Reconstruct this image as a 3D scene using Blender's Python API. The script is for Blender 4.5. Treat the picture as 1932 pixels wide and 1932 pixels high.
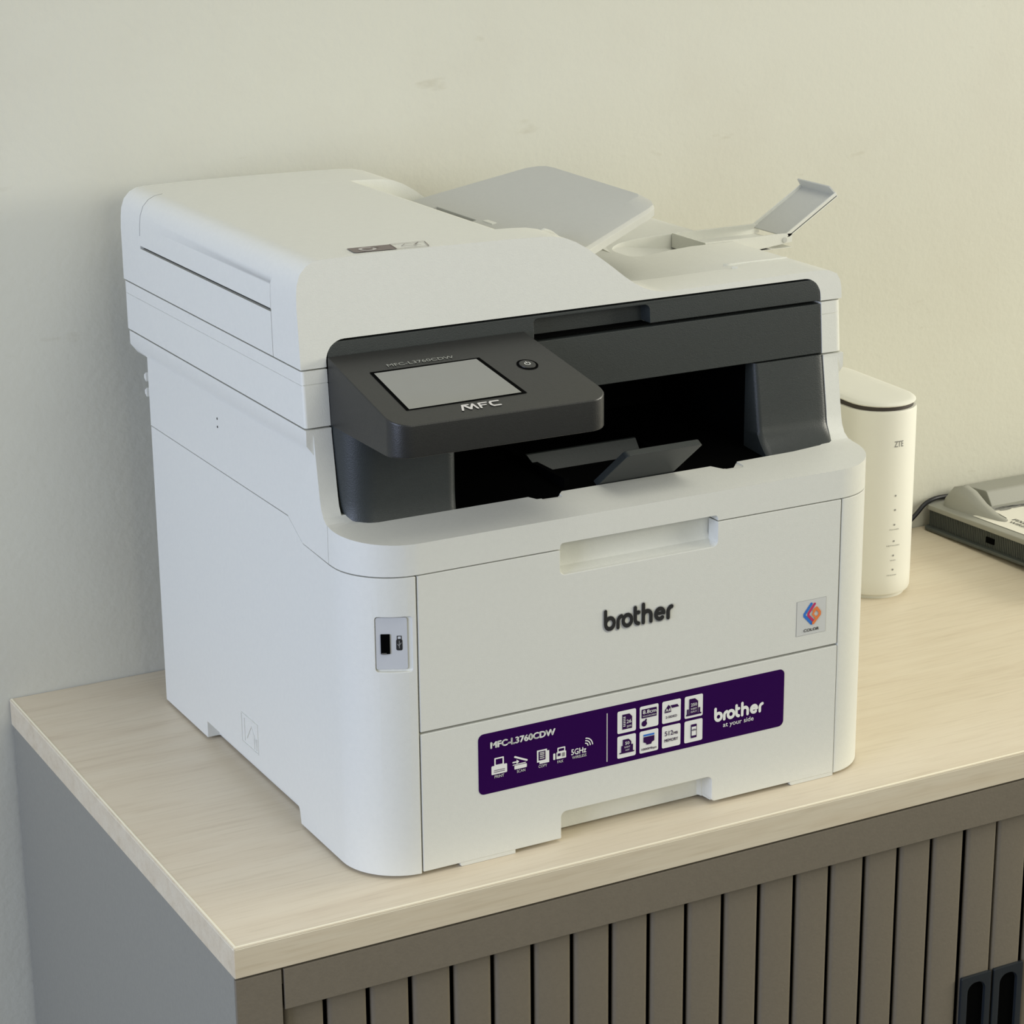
import bpy, bmesh, math, random
from mathutils import Matrix, Vector
random.seed(4)
S = bpy.context.scene
COL = S.collection
for o in list(bpy.data.objects): bpy.data.objects.remove(o)

# ------------------------------------------------------------------ camera
cam_d = bpy.data.cameras.new('camera'); cam = bpy.data.objects.new('camera', cam_d); COL.objects.link(cam)
RM = [[0.879225, 0.150791, -0.451912], [-0.476315, 0.259665, -0.840059], [-0.009328, 0.953853, 0.300128]]
CP = (-0.579815, -1.280056, 0.696844)
cam.matrix_world = Matrix([RM[0]+[CP[0]], RM[1]+[CP[1]], RM[2]+[CP[2]], [0, 0, 0, 1]])
cam_d.sensor_width = 36.0; cam_d.lens = 4450.37/1932*36.0
cam_d.clip_start = 0.05; cam_d.clip_end = 50
S.camera = cam
# ------------------------------------------------------------------ world, light, exposure
w = bpy.data.worlds.new('world'); S.world = w; w.use_nodes = True
bg = w.node_tree.nodes['Background']
bg.inputs[0].default_value = (0.97, 0.975, 0.90, 1); bg.inputs[1].default_value = 0.36
def area(name, loc, target, sx, sy, power, col):
    l = bpy.data.lights.new(name, 'AREA'); l.shape = 'RECTANGLE'; l.size = sx; l.size_y = sy
    l.energy = power; l.color = col
    o = bpy.data.objects.new(name, l); COL.objects.link(o); o.location = loc
    o.rotation_euler = (Vector(target)-Vector(loc)).to_track_quat('-Z', 'Y').to_euler()
    return o
area('window_light_right', (2.9, -0.65, 0.74), (0.3, 0.3, 0.25), 1.4, 0.8, 60, (1.0, 0.96, 0.83))
area('window_light_left', (-2.6, -0.75, 0.75), (0.0, 0.2, 0.1), 1.5, 1.4, 64, (0.64, 0.73, 1.0))
area('ceiling_light', (0.55, -0.75, 2.2), (0.3, 0.0, 0.1), 1.1, 1.1, 13, (1.0, 0.975, 0.88))
area('added_fill_front', (0.5, -3.0, 1.3), (0.3, 0.1, 0.1), 1.8, 1.2, 22, (1.0, 0.985, 0.84))  # added soft fill to brighten front faces, not a known room lamp
S.view_settings.view_transform = 'Standard'; S.view_settings.look = 'None'
S.view_settings.gamma = 1; S.view_settings.use_curve_mapping = False
S.view_settings.exposure = -0.06

# ------------------------------------------------------------------ materials
def mat(name, col, rough=0.5, grain=0.0, gscale=900, metal=0.0, spec=0.5, mottle=0.0):
    m = bpy.data.materials.new(name); m.use_nodes = True; nt = m.node_tree
    b = nt.nodes['Principled BSDF']
    b.inputs['Base Color'].default_value = (*col, 1); b.inputs['Roughness'].default_value = rough
    b.inputs['Metallic'].default_value = metal; b.inputs['Specular IOR Level'].default_value = spec
    tc = nt.nodes.new('ShaderNodeTexCoord')
    if grain > 0:
        n = nt.nodes.new('ShaderNodeTexNoise'); n.inputs['Scale'].default_value = gscale; n.inputs['Detail'].default_value = 2
        bp = nt.nodes.new('ShaderNodeBump'); bp.inputs['Strength'].default_value = grain; bp.inputs['Distance'].default_value = 0.0004
        nt.links.new(tc.outputs['Object'], n.inputs['Vector']); nt.links.new(n.outputs['Fac'], bp.inputs['Height'])
        nt.links.new(bp.outputs['Normal'], b.inputs['Normal'])
    if mottle > 0:
        n2 = nt.nodes.new('ShaderNodeTexNoise'); n2.inputs['Scale'].default_value = 260; n2.inputs['Detail'].default_value = 3
        nt.links.new(tc.outputs['Object'], n2.inputs['Vector'])
        rp = nt.nodes.new('ShaderNodeValToRGB')
        rp.color_ramp.elements[0].position = 0.3; rp.color_ramp.elements[1].position = 0.7
        rp.color_ramp.elements[0].color = (*[c*(1-mottle) for c in col], 1)
        rp.color_ramp.elements[1].color = (*[min(1, c*(1+mottle)) for c in col], 1)
        nt.links.new(n2.outputs['Fac'], rp.inputs['Fac']); nt.links.new(rp.outputs['Color'], b.inputs['Base Color'])
    return m
WHITE = mat('white_plastic', (0.675, 0.678, 0.62), 0.45, 0.25, 1400, spec=0.35, mottle=0.012)
GREYW = mat('light_grey_plastic', (0.50, 0.505, 0.47), 0.6, 0.25, 1400, spec=0.3, mottle=0.012)
PORTW = mat('port_plate_plastic', (0.52, 0.53, 0.53), 0.5, 0.1, 1200)
DARK = mat('charcoal_plastic', (0.025, 0.030, 0.029), 0.42, 0.3, 1300, spec=0.5, mottle=0.05)
DARK2 = mat('charcoal_panel_plastic', (0.019, 0.0195, 0.018), 0.38, 0.25, 1300, spec=0.5, mottle=0.05)
BLACK = mat('black_plastic', (0.0012, 0.0013, 0.0013), 0.7, 0.0, 900, spec=0.02)
INK = mat('black_print', (0.012, 0.012, 0.012), 0.5)
INKG = mat('grey_print', (0.25, 0.25, 0.235), 0.6)
PALE = mat('pale_print', (0.62, 0.62, 0.58), 0.5)
LABW = mat('label_white', (0.80, 0.80, 0.76), 0.45)
PURPLE = mat('label_purple', (0.024, 0.0004, 0.060), 0.5, spec=0.08)
PURP2 = mat('label_icon_purple', (0.030, 0.003, 0.06), 0.45, spec=0.2)
BROWNP = mat('icon_brown', (0.16, 0.13, 0.12), 0.5)
BLUE = mat('print_blue', (0.03, 0.16, 0.55), 0.45)
MAGENTA = mat('print_magenta', (0.50, 0.03, 0.12), 0.45)
ORANGE = mat('print_orange', (0.75, 0.20, 0.05), 0.45)
METAL = mat('port_metal', (0.7, 0.7, 0.7), 0.25, metal=1.0)
STICK = mat('clear_sticker', (0.60, 0.605, 0.575), 0.3)
ROUT = mat('router_white', (0.74, 0.735, 0.66), 0.45, 0.05, 900, spec=0.35)
ROUTG = mat('router_vent', (0.045, 0.036, 0.03), 0.6)
DEVG = mat('device_grey_plastic', (0.30, 0.30, 0.26), 0.55, 0.2, 900)
DEVD = mat('device_dark_plastic', (0.060, 0.068, 0.060), 0.5, 0.1, 900)
CABLE = mat('cable_rubber', (0.006, 0.006, 0.009), 0.45)
CAB = mat('cabinet_laminate', (0.172, 0.148, 0.110), 0.5, 0.35, 500, spec=0.3, mottle=0.03)
CAB_LIT = mat('cabinet_laminate_lit_side', (0.245, 0.240, 0.205), 0.5, 0.35, 500, spec=0.3, mottle=0.03)  # same laminate as the front, with the side's lighter, cooler lighting in its colour
GRIP = mat('grip_plastic', (0.012, 0.016, 0.020), 0.4, 0.1, 900)
EDGE = None

def wood(name, c1, c2, c3, rough=0.42, top=True):
    m = bpy.data.materials.new(name); m.use_nodes = True; nt = m.node_tree; L = nt.links
    b = nt.nodes['Principled BSDF']; b.inputs['Roughness'].default_value = rough; b.inputs['Specular IOR Level'].default_value = 0.4
    tc = nt.nodes.new('ShaderNodeTexCoord')
    mp = nt.nodes.new('ShaderNodeMapping'); mp.inputs['Scale'].default_value = (5, 60, 60) if top else (4, 90, 90)
    L.new(tc.outputs['Object'], mp.inputs['Vector'])
    dn = nt.nodes.new('ShaderNodeTexNoise'); dn.inputs['Scale'].default_value = 3.0; dn.inputs['Detail'].default_value = 3
    mp0 = nt.nodes.new('ShaderNodeMapping'); mp0.inputs['Scale'].default_value = (1.0, 3.0, 3.0)
    L.new(tc.outputs['Object'], mp0.inputs['Vector']); L.new(mp0.outputs['Vector'], dn.inputs['Vector'])
    add = nt.nodes.new('ShaderNodeMixRGB'); add.blend_type = 'ADD'; add.inputs['Fac'].default_value = 1.0
    sc = nt.nodes.new('ShaderNodeMixRGB'); sc.blend_type = 'MULTIPLY'; sc.inputs['Fac'].default_value = 1.0
    sc.inputs['Color2'].default_value = (2.2, 2.2, 2.2, 1)
    L.new(dn.outputs['Color'], sc.inputs['Color1']); L.new(mp.outputs['Vector'], add.inputs['Color1']); L.new(sc.outputs['Color'], add.inputs['Color2'])
    n1 = nt.nodes.new('ShaderNodeTexNoise'); n1.inputs['Scale'].default_value = 1.0; n1.inputs['Detail'].default_value = 5; n1.inputs['Roughness'].default_value = 0.6
    L.new(add.outputs['Color'], n1.inputs['Vector'])
    r = nt.nodes.new('ShaderNodeValToRGB'); cr = r.color_ramp
    cr.elements[0].position = 0.22; cr.elements[0].color = (*c3, 1)
    cr.elements[1].position = 0.62; cr.elements[1].color = (*c1, 1)
    e = cr.elements.new(0.42); e.color = (*c2, 1)
    L.new(n1.outputs['Fac'], r.inputs['Fac'])
    # fine fibre streaks
    mp2 = nt.nodes.new('ShaderNodeMapping'); mp2.inputs['Scale'].default_value = (26, 520, 520)
    L.new(tc.outputs['Object'], mp2.inputs['Vector'])
    n2 = nt.nodes.new('ShaderNodeTexNoise'); n2.inputs['Scale'].default_value = 1.0; n2.inputs['Detail'].default_value = 3
    L.new(mp2.outputs['Vector'], n2.inputs['Vector'])
    r2 = nt.nodes.new('ShaderNodeValToRGB'); r2.color_ramp.elements[0].position = 0.28; r2.color_ramp.elements[0].color = (0.86, 0.84, 0.81, 1)
    r2.color_ramp.elements[1].position = 0.5; r2.color_ramp.elements[1].color = (1, 1, 1, 1)
    L.new(n2.outputs['Fac'], r2.inputs['Fac'])
    mu = nt.nodes.new('ShaderNodeMixRGB'); mu.blend_type = 'MULTIPLY'; mu.inputs['Fac'].default_value = 0.6
    L.new(r.outputs['Color'], mu.inputs['Color1']); L.new(r2.outputs['Color'], mu.inputs['Color2'])
    L.new(mu.outputs['Color'], b.inputs['Base Color'])
    return m
WOOD = wood('maple_laminate', (0.700, 0.620, 0.480), (0.675, 0.590, 0.450), (0.590, 0.500, 0.375))
EDGEM = wood('maple_edging', (0.64, 0.57, 0.43), (0.60, 0.52, 0.38), (0.50, 0.42, 0.29), top=False)

def wallmat():
    m = bpy.data.materials.new('painted_wall'); m.use_nodes = True; nt = m.node_tree; L = nt.links
    b = nt.nodes['Principled BSDF']; b.inputs['Roughness'].default_value = 0.75; b.inputs['Specular IOR Level'].default_value = 0.2
    tc = nt.nodes.new('ShaderNodeTexCoord')
    n = nt.nodes.new('ShaderNodeTexNoise'); n.inputs['Scale'].default_value = 5; n.inputs['Detail'].default_value = 6; n.inputs['Roughness'].default_value = 0.62
    L.new(tc.outputs['Object'], n.inputs['Vector'])
    r = nt.nodes.new('ShaderNodeValToRGB')
    r.color_ramp.elements[0].position = 0.25; r.color_ramp.elements[0].color = (0.545, 0.533, 0.455, 1)
    r.color_ramp.elements[1].position = 0.55; r.color_ramp.elements[1].color = (0.572, 0.567, 0.488, 1)
    L.new(n.outputs['Fac'], r.inputs['Fac'])
    # sparse scuff marks
    mp = nt.nodes.new('ShaderNodeMapping'); mp.inputs['Rotation'].default_value = (0, 0.5, 0); mp.inputs['Scale'].default_value = (9, 9, 26)
    L.new(tc.outputs['Object'], mp.inputs['Vector'])
    v = nt.nodes.new('ShaderNodeTexNoise'); v.inputs['Scale'].default_value = 1.6; v.inputs['Detail'].default_value = 4
    L.new(mp.outputs['Vector'], v.inputs['Vector'])
    r2 = nt.nodes.new('ShaderNodeValToRGB'); r2.color_ramp.elements[0].position = 0.24; r2.color_ramp.elements[0].color = (0.86, 0.84, 0.80, 1)
    r2.color_ramp.elements[1].position = 0.31; r2.color_ramp.elements[1].color = (1, 1, 1, 1)
    L.new(v.outputs['Fac'], r2.inputs['Fac'])
    mu = nt.nodes.new('ShaderNodeMixRGB'); mu.blend_type = 'MULTIPLY'; mu.inputs['Fac'].default_value = 0.8
    L.new(r.outputs['Color'], mu.inputs['Color1']); L.new(r2.outputs['Color'], mu.inputs['Color2'])
    L.new(mu.outputs['Color'], b.inputs['Base Color'])
    n3 = nt.nodes.new('ShaderNodeTexNoise'); n3.inputs['Scale'].default_value = 160; n3.inputs['Detail'].default_value = 4
    L.new(tc.outputs['Object'], n3.inputs['Vector'])
    bp = nt.nodes.new('ShaderNodeBump'); bp.inputs['Strength'].default_value = 0.35; bp.inputs['Distance'].default_value = 0.001
    L.new(n3.outputs['Fac'], bp.inputs['Height']); L.new(bp.outputs['Normal'], b.inputs['Normal'])
    return m

def screenmat():
    m = bpy.data.materials.new('touch_screen_glass'); m.use_nodes = True
    b = m.node_tree.nodes['Principled BSDF']; b.inputs['Base Color'].default_value = (0.06, 0.065, 0.06, 1)
    b.inputs['Roughness'].default_value = 0.10; b.inputs['Specular IOR Level'].default_value = 1.0; b.inputs['IOR'].default_value = 2.6
    nt = m.node_tree; tc = nt.nodes.new('ShaderNodeTexCoord'); n = nt.nodes.new('ShaderNodeTexNoise'); n.inputs['Scale'].default_value = 45
    n.inputs['Detail'].default_value = 4
    nt.links.new(tc.outputs['Object'], n.inputs['Vector'])
    mr = nt.nodes.new('ShaderNodeMapRange'); mr.inputs['To Min'].default_value = 0.1; mr.inputs['To Max'].default_value = 0.3
    nt.links.new(n.outputs['Fac'], mr.inputs['Value']); nt.links.new(mr.outputs['Result'], b.inputs['Roughness'])
    return m
GLASS = screenmat()

# ------------------------------------------------------------------ mesh helpers
def empty(name, loc=(0, 0, 0), rz=0):
    o = bpy.data.objects.new(name, None); COL.objects.link(o); o.location = loc; o.rotation_euler = (0, 0, rz)
    o.empty_display_size = 0.05
    return o
def tag(o, label=None, cat=None, group=None, kind=None):
    if label: o['label'] = label
    if cat: o['category'] = cat
    if group: o['group'] = group
    if kind: o['kind'] = kind
    return o
def arc2(cx, cy, r, a0, a1, n=8):
    return [(cx+r*math.cos(math.radians(a0+(a1-a0)*i/n)), cy+r*math.sin(math.radians(a0+(a1-a0)*i/n))) for i in range(n+1)]
def rounded(pts, rad, n=6):
    """polygon with corners rounded; rad = number or list"""
    out = []; N = len(pts)
    for i, p in enumerate(pts):
        r = rad[i] if isinstance(rad, (list, tuple)) else rad
        if r <= 0: out.append(tuple(p)); continue
        P = Vector(p); A = (Vector(pts[i-1])-P); B = (Vector(pts[(i+1) % N])-P)
        a = A.normalized(); b = B.normalized(); ang = a.angle(b)
        d = min(r/math.tan(ang/2), A.length*.49, B.length*.49); rr = d*math.tan(ang/2)
        c = P+(a+b).normalized()*(rr/math.sin(ang/2))
        s = P+a*d-c; e = P+b*d-c
        a0 = math.atan2(s.y, s.x); a1 = math.atan2(e.y, e.x); da = (a1-a0+math.pi) % (2*math.pi)-math.pi
        for k in range(n+1):
            t = a0+da*k/n; out.append((c.x+rr*math.cos(t), c.y+rr*math.sin(t)))
    return out
def rrect(x0, y0, x1, y1, r, n=6): return rounded([(x0, y0), (x1, y0), (x1, y1), (x0, y1)], r, n)
def ax3(axis, u, v, t):
    return {'x': (t, u, v), 'y': (u, t, v), 'z': (u, v, t)}[axis]
def prism(pts, axis, a, b, bm=None):
    """extrude a 2D polygon along an axis from a to b (x: pts are y,z; y: x,z; z: x,y)"""
    bm = bm or bmesh.new()
    A = [bm.verts.new(ax3(axis, p[0], p[1], a)) for p in pts]; B = [bm.verts.new(ax3(axis, p[0], p[1], b)) for p in pts]
    fs = [bm.faces.new(A), bm.faces.new(B[::-1])]
    for i in range(len(pts)):
        j = (i+1) % len(pts); fs.append(bm.faces.new([A[j], A[i], B[i], B[j]]))
    bmesh.ops.recalc_face_normals(bm, faces=fs)
    return bm
def box(x0, x1, y0, y1, z0, z1, bm=None):
    return prism([(x0, y0), (x1, y0), (x1, y1), (x0, y1)], 'z', z0, z1, bm)
def loft(rings, bm=None, cap=True):
    bm = bm or bmesh.new(); V = [[bm.verts.new(p) for p in r] for r in rings]; fs = []
    for a, b in zip(V, V[1:]):
        for i in range(len(a)):
            j = (i+1) % len(a); fs.append(bm.faces.new([a[i], a[j], b[j], b[i]]))
    if cap: fs += [bm.faces.new(V[0][::-1]), bm.faces.new(V[-1])]
    bmesh.ops.recalc_face_normals(bm, faces=fs)
    return bm
def tomesh(bm, name='m'):
    me = bpy.data.meshes.new(name)
    if isinstance(bm, bpy.types.Mesh): return bm
    bm.normal_update(); bm.to_mesh(me); bm.free(); return me
def bake(me, mods):
    """run a list of modifiers on a mesh: ('bool', op, other) / ('bevel', width, segments, angle)"""
    o = bpy.data.objects.new('tmp', me); COL.objects.link(o); tmp = [o]
    for md in mods:
        if md[0] == 'bool':
            c = bpy.data.objects.new('tmpc', tomesh(md[2])); COL.objects.link(c); tmp.append(c)
            m = o.modifiers.new('b', 'BOOLEAN'); m.operation = md[1]; m.object = c; m.solver = 'EXACT'
        elif md[0] == 'bevel':
            m = o.modifiers.new('v', 'BEVEL'); m.width = md[1]; m.segments = md[2]; m.limit_method = 'ANGLE'
            m.angle_limit = math.radians(md[3] if len(md) > 3 else 35); m.harden_normals = False; m.use_clamp_overlap = True
            m.miter_outer = 'MITER_ARC'
    dg = bpy.context.evaluated_depsgraph_get(); dg.update()
    out = bpy.data.meshes.new_from_object(o.evaluated_get(dg), depsgraph=dg)
    for t in tmp:
        bpy.data.objects.remove(t)
    b = bmesh.new(); b.from_mesh(out)
    bmesh.ops.remove_doubles(b, verts=b.verts[:], dist=3e-5)
    bmesh.ops.dissolve_degenerate(b, dist=1e-6, edges=b.edges[:])
    bmesh.ops.triangulate(b, faces=[f for f in b.faces if len(f.verts) > 4], ngon_method='BEAUTY')
    b.to_mesh(out); b.free()
    return out
def finish(name, bm, m, parent=None, bev=0, seg=2, ang=35, cuts=(), adds=(), smooth=40, fn=None, xf=None, loc=None):
    me = tomesh(bm)
    mods = [('bool', 'UNION', a) for a in adds]+[('bool', 'DIFFERENCE', c) for c in cuts]
    if bev: mods.append(('bevel', bev, seg, ang))
    if mods: me = bake(me, mods)
    if fn:
        for v in me.vertices: v.co = fn(v.co)
    if xf: me.transform(xf)
    me.name = name
    me.materials.clear(); me.materials.append(m)
    if smooth:
        for p in me.polygons: p.use_smooth = True
        me.set_sharp_from_angle(angle=math.radians(smooth))
    o = bpy.data.objects.new(name, me); COL.objects.link(o)
    if bev and smooth:
        wn = o.modifiers.new('weighted_normal', 'WEIGHTED_NORMAL'); wn.keep_sharp = True
    if parent: o.parent = parent
    if loc: o.location = loc
    return o
# flat print: list of polygons in a 2D frame -> thin decal
def frame(origin, u, v):
    u = Vector(u).normalized(); v = Vector(v).normalized(); n = u.cross(v)
    return Matrix(((u.x, v.x, n.x, origin[0]), (u.y, v.y, n.y, origin[1]), (u.z, v.z, n.z, origin[2]), (0, 0, 0, 1)))
def flat(name, polys, m, parent, F, lift=0.0002, fn=None):
    bm = bmesh.new()
    for i, P in enumerate(polys):
        vs = [bm.verts.new((p[0], p[1], lift+(i % 80)*2e-6)) for p in P]
        f = bm.faces.new(vs); f.normal_update()
        if f.normal.z < 0: f.normal_flip()
    bmesh.ops.triangulate(bm, faces=bm.faces[:])
    me = tomesh(bm, name)
    if fn:
        for v in me.vertices: v.co = fn(v.co)
    else: me.transform(F)
    me.materials.append(m)
    o = bpy.data.objects.new(name, me); COL.objects.link(o); o.parent = parent
    return o
def stroke(pts, w, closed=False):
    """polyline to polygons with round joints"""
    out = []; n = len(pts)
    for i in range(n if closed else n-1):
        a = Vector(pts[i]); b = Vector(pts[(i+1) % n]); d = b-a
        if d.length < 1e-9: continue
        d.normalize(); p = Vector((-d.y, d.x))*w/2
        out.append([tuple(a+p), tuple(a-p), tuple(b-p), tuple(b+p)])
    for p in pts: out.append(arc2(p[0], p[1], w/2, 0, 330, 11))
    return out
_tc = {}
def text_polys(s, size, bold=0.0, align='LEFT', sx=1.0, shear=0.0):
    key = (s, size, bold, align, sx, shear)
    cu = bpy.data.curves.new('t', 'FONT'); cu.body = s; cu.size = size; cu.offset = bold*size; cu.align_x = align; cu.resolution_u = 3; cu.shear = shear
    cu.fill_mode = 'FRONT'
    o = bpy.data.objects.new('t', cu); COL.objects.link(o)
    dg = bpy.context.evaluated_depsgraph_get(); dg.update()
    me = bpy.data.meshes.new_from_object(o.evaluated_get(dg), depsgraph=dg)
    P = [[(me.vertices[i].co.x*sx, me.vertices[i].co.y) for i in p.vertices] for p in me.polygons]
    bpy.data.objects.remove(o)
    return P
def fit_text(s, x0, x1, y0, h=None, bold=0.0):
    """text scaled to span x0..x1 with cap height h, baseline y0"""
    P = text_polys(s, 1.0, 0)
    if bold:
        b_ = bold*1.1
        P = [[(p[0]+dx, p[1]+dy) for p in q] for dx, dy in ((0, 0), (b_, 0), (-b_, 0), (0, b_*.8), (0, -b_*.8)) for q in P]
    xs = [p[0] for q in P for p in q]; ys = [p[1] for q in P for p in q]
    a, b = min(xs), max(xs); top = max(ys)
    k = (x1-x0)/(b-a); ky = k if h is None else h/top
    return [[(x0+(p[0]-a)*k, y0+p[1]*ky) for p in q] for q in P]
def move(P, dx, dy, k=1.0): return [[(p[0]*k+dx, p[1]*k+dy) for p in q] for q in P]
def rect(x0, y0, x1, y1): return [(x0, y0), (x1, y0), (x1, y1), (x0, y1)]
def brother(x0, x1, y0, k, wt):
    """rounded lower-case word, x-height 1 unit = k"""
    W_ = []
    def A(cx, cy, a0, a1, r=.42): return arc2(cx, cy, r, a0, a1, 14)
    x = 0
    W_ += stroke([(0, 1.38), (0, .42)], wt)+stroke(A(.42, .42, 180, 540), wt)          # b
    W_ += stroke([(1.22, .0), (1.22, .45)]+arc2(1.60, .45, .38, 180, 95, 8), wt)         # r
    W_ += stroke(A(2.14, .42, 0, 360), wt)                                               # o
    W_ += stroke([(2.92, 1.25), (2.92, .35)]+arc2(3.27, .35, .35, 180, 265, 8), wt)+stroke([(2.92, .86), (3.25, .86)], wt)  # t
    W_ += stroke([(3.72, 1.38), (3.72, .0)], wt)+stroke(arc2(4.10, .46, .38, 180, 0, 12)+[(4.48, .0)], wt)  # h
    W_ += stroke([(4.98, .46), (5.74, .46)], wt*.8)+stroke(arc2(5.37, .42, .40, 5, 310, 16), wt)             # e
    W_ += stroke([(6.20, .0), (6.20, .45)]+arc2(6.58, .45, .38, 180, 95, 8), wt)         # r
    s = (x1-x0)/(6.6+.3)
    return [[(x0+(p[0]+.15)*s, y0+p[1]*k) for p in q] for q in W_]

PHI = -0.004213
# ================================================================== the room
def drot(x, y, z):
    return (x*math.cos(PHI)-y*math.sin(PHI), x*math.sin(PHI)+y*math.cos(PHI), z)
def struct(name, bm, m, rot=True):
    o = finish(name, bm, m, smooth=0); tag(o, kind='structure')
    if rot: o.rotation_euler = (0, 0, PHI)
    return o
FLOORM = mat('floor_vinyl', (0.10, 0.095, 0.09), 0.6, 0.1, 200)
struct('wall_back', box(-5.0, 6.0, 0.4445, 0.56, -0.74, 2.3), wallmat())
struct('floor', box(-5.0, 6.0, -8.0, 0.56, -0.80, -0.74), FLOORM)

# ================================================================== worktop
DZ = -0.003
wt = empty('worktop', drot(0, 0, 0), PHI)
tag(wt, 'pale maple laminate worktop under the printer, running along the wall', 'worktop')
TX0, TX1, TY0, TY1 = -0.1088, 1.62, -0.0330, 0.4432; TH = 0.0215
finish('top_board', box(TX0+.0014, TX1-.0014, TY0+.0014, TY1, DZ-TH, DZ), WOOD, wt, smooth=0)
def edging(pts): return finish('edge_band', prism(pts, 'z', DZ-TH, DZ+.0001), EDGEM, wt, bev=.0007, seg=3)
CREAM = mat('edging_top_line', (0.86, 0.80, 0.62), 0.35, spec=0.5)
tag(edging([(TX0, TY0), (TX1, TY0), (TX1, TY0+.0014), (TX0, TY0+.0014)]), 'front edging strip')
tag(edging([(TX0, TY0+.00145), (TX0+.0014, TY0+.00145), (TX0+.0014, TY1), (TX0, TY1)]), 'side edging strip')

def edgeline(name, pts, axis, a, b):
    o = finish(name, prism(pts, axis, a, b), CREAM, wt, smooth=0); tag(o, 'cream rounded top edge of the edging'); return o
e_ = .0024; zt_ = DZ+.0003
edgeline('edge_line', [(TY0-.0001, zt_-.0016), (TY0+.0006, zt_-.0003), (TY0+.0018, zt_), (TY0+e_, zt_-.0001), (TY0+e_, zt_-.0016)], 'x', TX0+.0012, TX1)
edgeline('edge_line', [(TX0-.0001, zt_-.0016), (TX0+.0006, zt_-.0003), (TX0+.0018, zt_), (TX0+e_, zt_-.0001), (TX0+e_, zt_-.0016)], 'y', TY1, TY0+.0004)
# ================================================================== tambour cabinet
cb = empty('tambour_cabinet', drot(0, 0, 0)[:2]+(-0.74,), PHI)
tag(cb, 'grey-beige office cabinet with vertical slatted sliding doors under the worktop', 'cabinet')
LZ = (0, 0, 0.74)
def cpart(name, bm, m, **k): return finish(name, bm, m, cb, loc=LZ, **k)
CZ = DZ-TH-.0015
cpart('side_panel', box(TX0+.0005, TX0+.019, -.0295, .4405, -.739, CZ+.0014), CAB_LIT, bev=.0008)
cpart('side_panel', box(TX1-.020, TX1-.001, -.0295, .4405, -.739, CZ+.0014), CAB_LIT, bev=.0008)
cpart('stile', box(TX0+.0005, -.0772, -.0325, -.0297, -.739, CZ), CAB, bev=.0006)
cpart('top_rail', box(-.0757, TX1-.002, -.0325, -.0295, -.0548, CZ), CAB, bev=.0006)
cpart('top_sheet', box(-.088, TX1-.021, -.0293, .4405, CZ-.012, CZ+.0012), CAB, bev=.0006)
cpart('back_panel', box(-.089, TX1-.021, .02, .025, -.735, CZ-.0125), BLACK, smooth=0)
cpart('plinth', box(-.0757, TX1-.002, -.0325, -.0295, -.739, -.668), CAB, bev=.0006)
pitch = .03055
def slat_mesh():
    w_ = pitch-.0034
    P = [(0, .0034), (0, .0016), (.0012, .0003), (.0030, 0), (w_-.003, 0), (w_-.0012, .0003), (w_, .0016), (w_, .0034)]
    me = tomesh(prism(P, 'z', -.667, -.0549)); me.materials.append(CAB)
    for p in me.polygons: p.use_smooth = True
    me.set_sharp_from_angle(angle=math.radians(50)); me.name = 'slat'
    return me
SM = slat_mesh()
xs0 = -.0452+.0015
k = -1
while True:
    x = xs0+pitch*k
    if x+pitch > TX1-.003: break
    o = bpy.data.objects.new('slat', SM); COL.objects.link(o); o.parent = cb
    # the two doors meet closely at one joint
    dx = .0008 if k == 17 else (-.0006 if k == 18 else 0)
    o.location = (x+dx, -.0272, .74); k += 1
for i, gx in enumerate((.4752, .5062)):
    w_ = .0285
    g = finish('grip', prism(rrect(gx, -.345, gx+w_, -.1812, .0012, 3), 'y', -.0302, -.0273), GRIP, cb, bev=.0006, loc=LZ,
               cuts=[prism(rrect(gx+.0062, -.338, gx+w_-.0055, -.1875, .0075, 8), 'y', -.032, -.0277)])
    finish('finger_recess', prism(rrect(gx+.0064, -.3378, gx+w_-.0057, -.1877, .0073, 8), 'y', -.0278, -.02755), BLACK, g, smooth=0)

# ================================================================== printer
W, D = .412, .3825
pr = empty('multifunction_printer', (0, 0, DZ)); PZ = (0, 0, -DZ)
tag(pr, 'white laser multifunction printer with charcoal front and purple label, standing on the worktop', 'printer')
def part(name, bm, m, parent=pr, **k):
    if parent is pr: k.setdefault('loc', PZ)
    return finish(name, bm, m, parent, **k)
def pflat(name, polys, m, parent, F, lift=.0002, fn=None):
    o = flat(name, polys, m, parent, F, lift, fn)
    if parent is pr: o.location = PZ
    return o
def lean(v):
    t = max(0.0, min(1.0, (.13-v.y)/.05)); z = v.z
    if z < .296: return v
    return Vector((v.x, v.y+.085*(z-.2955)*t, v.z))
R = .042
def plan(i=0.0, yb=D):
    return (arc2(R, R, R-i, 180, 270, 14)+arc2(W-R, R, R-i, 270, 360, 14)
            + [(W-i, yb-.006), (W-i-.006, yb-i), (i+.006, yb-i), (i, yb-.006)])
XA, XB = .0388, .3718
ZM, ZT = .0990, .2083
g2 = .0009
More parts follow.
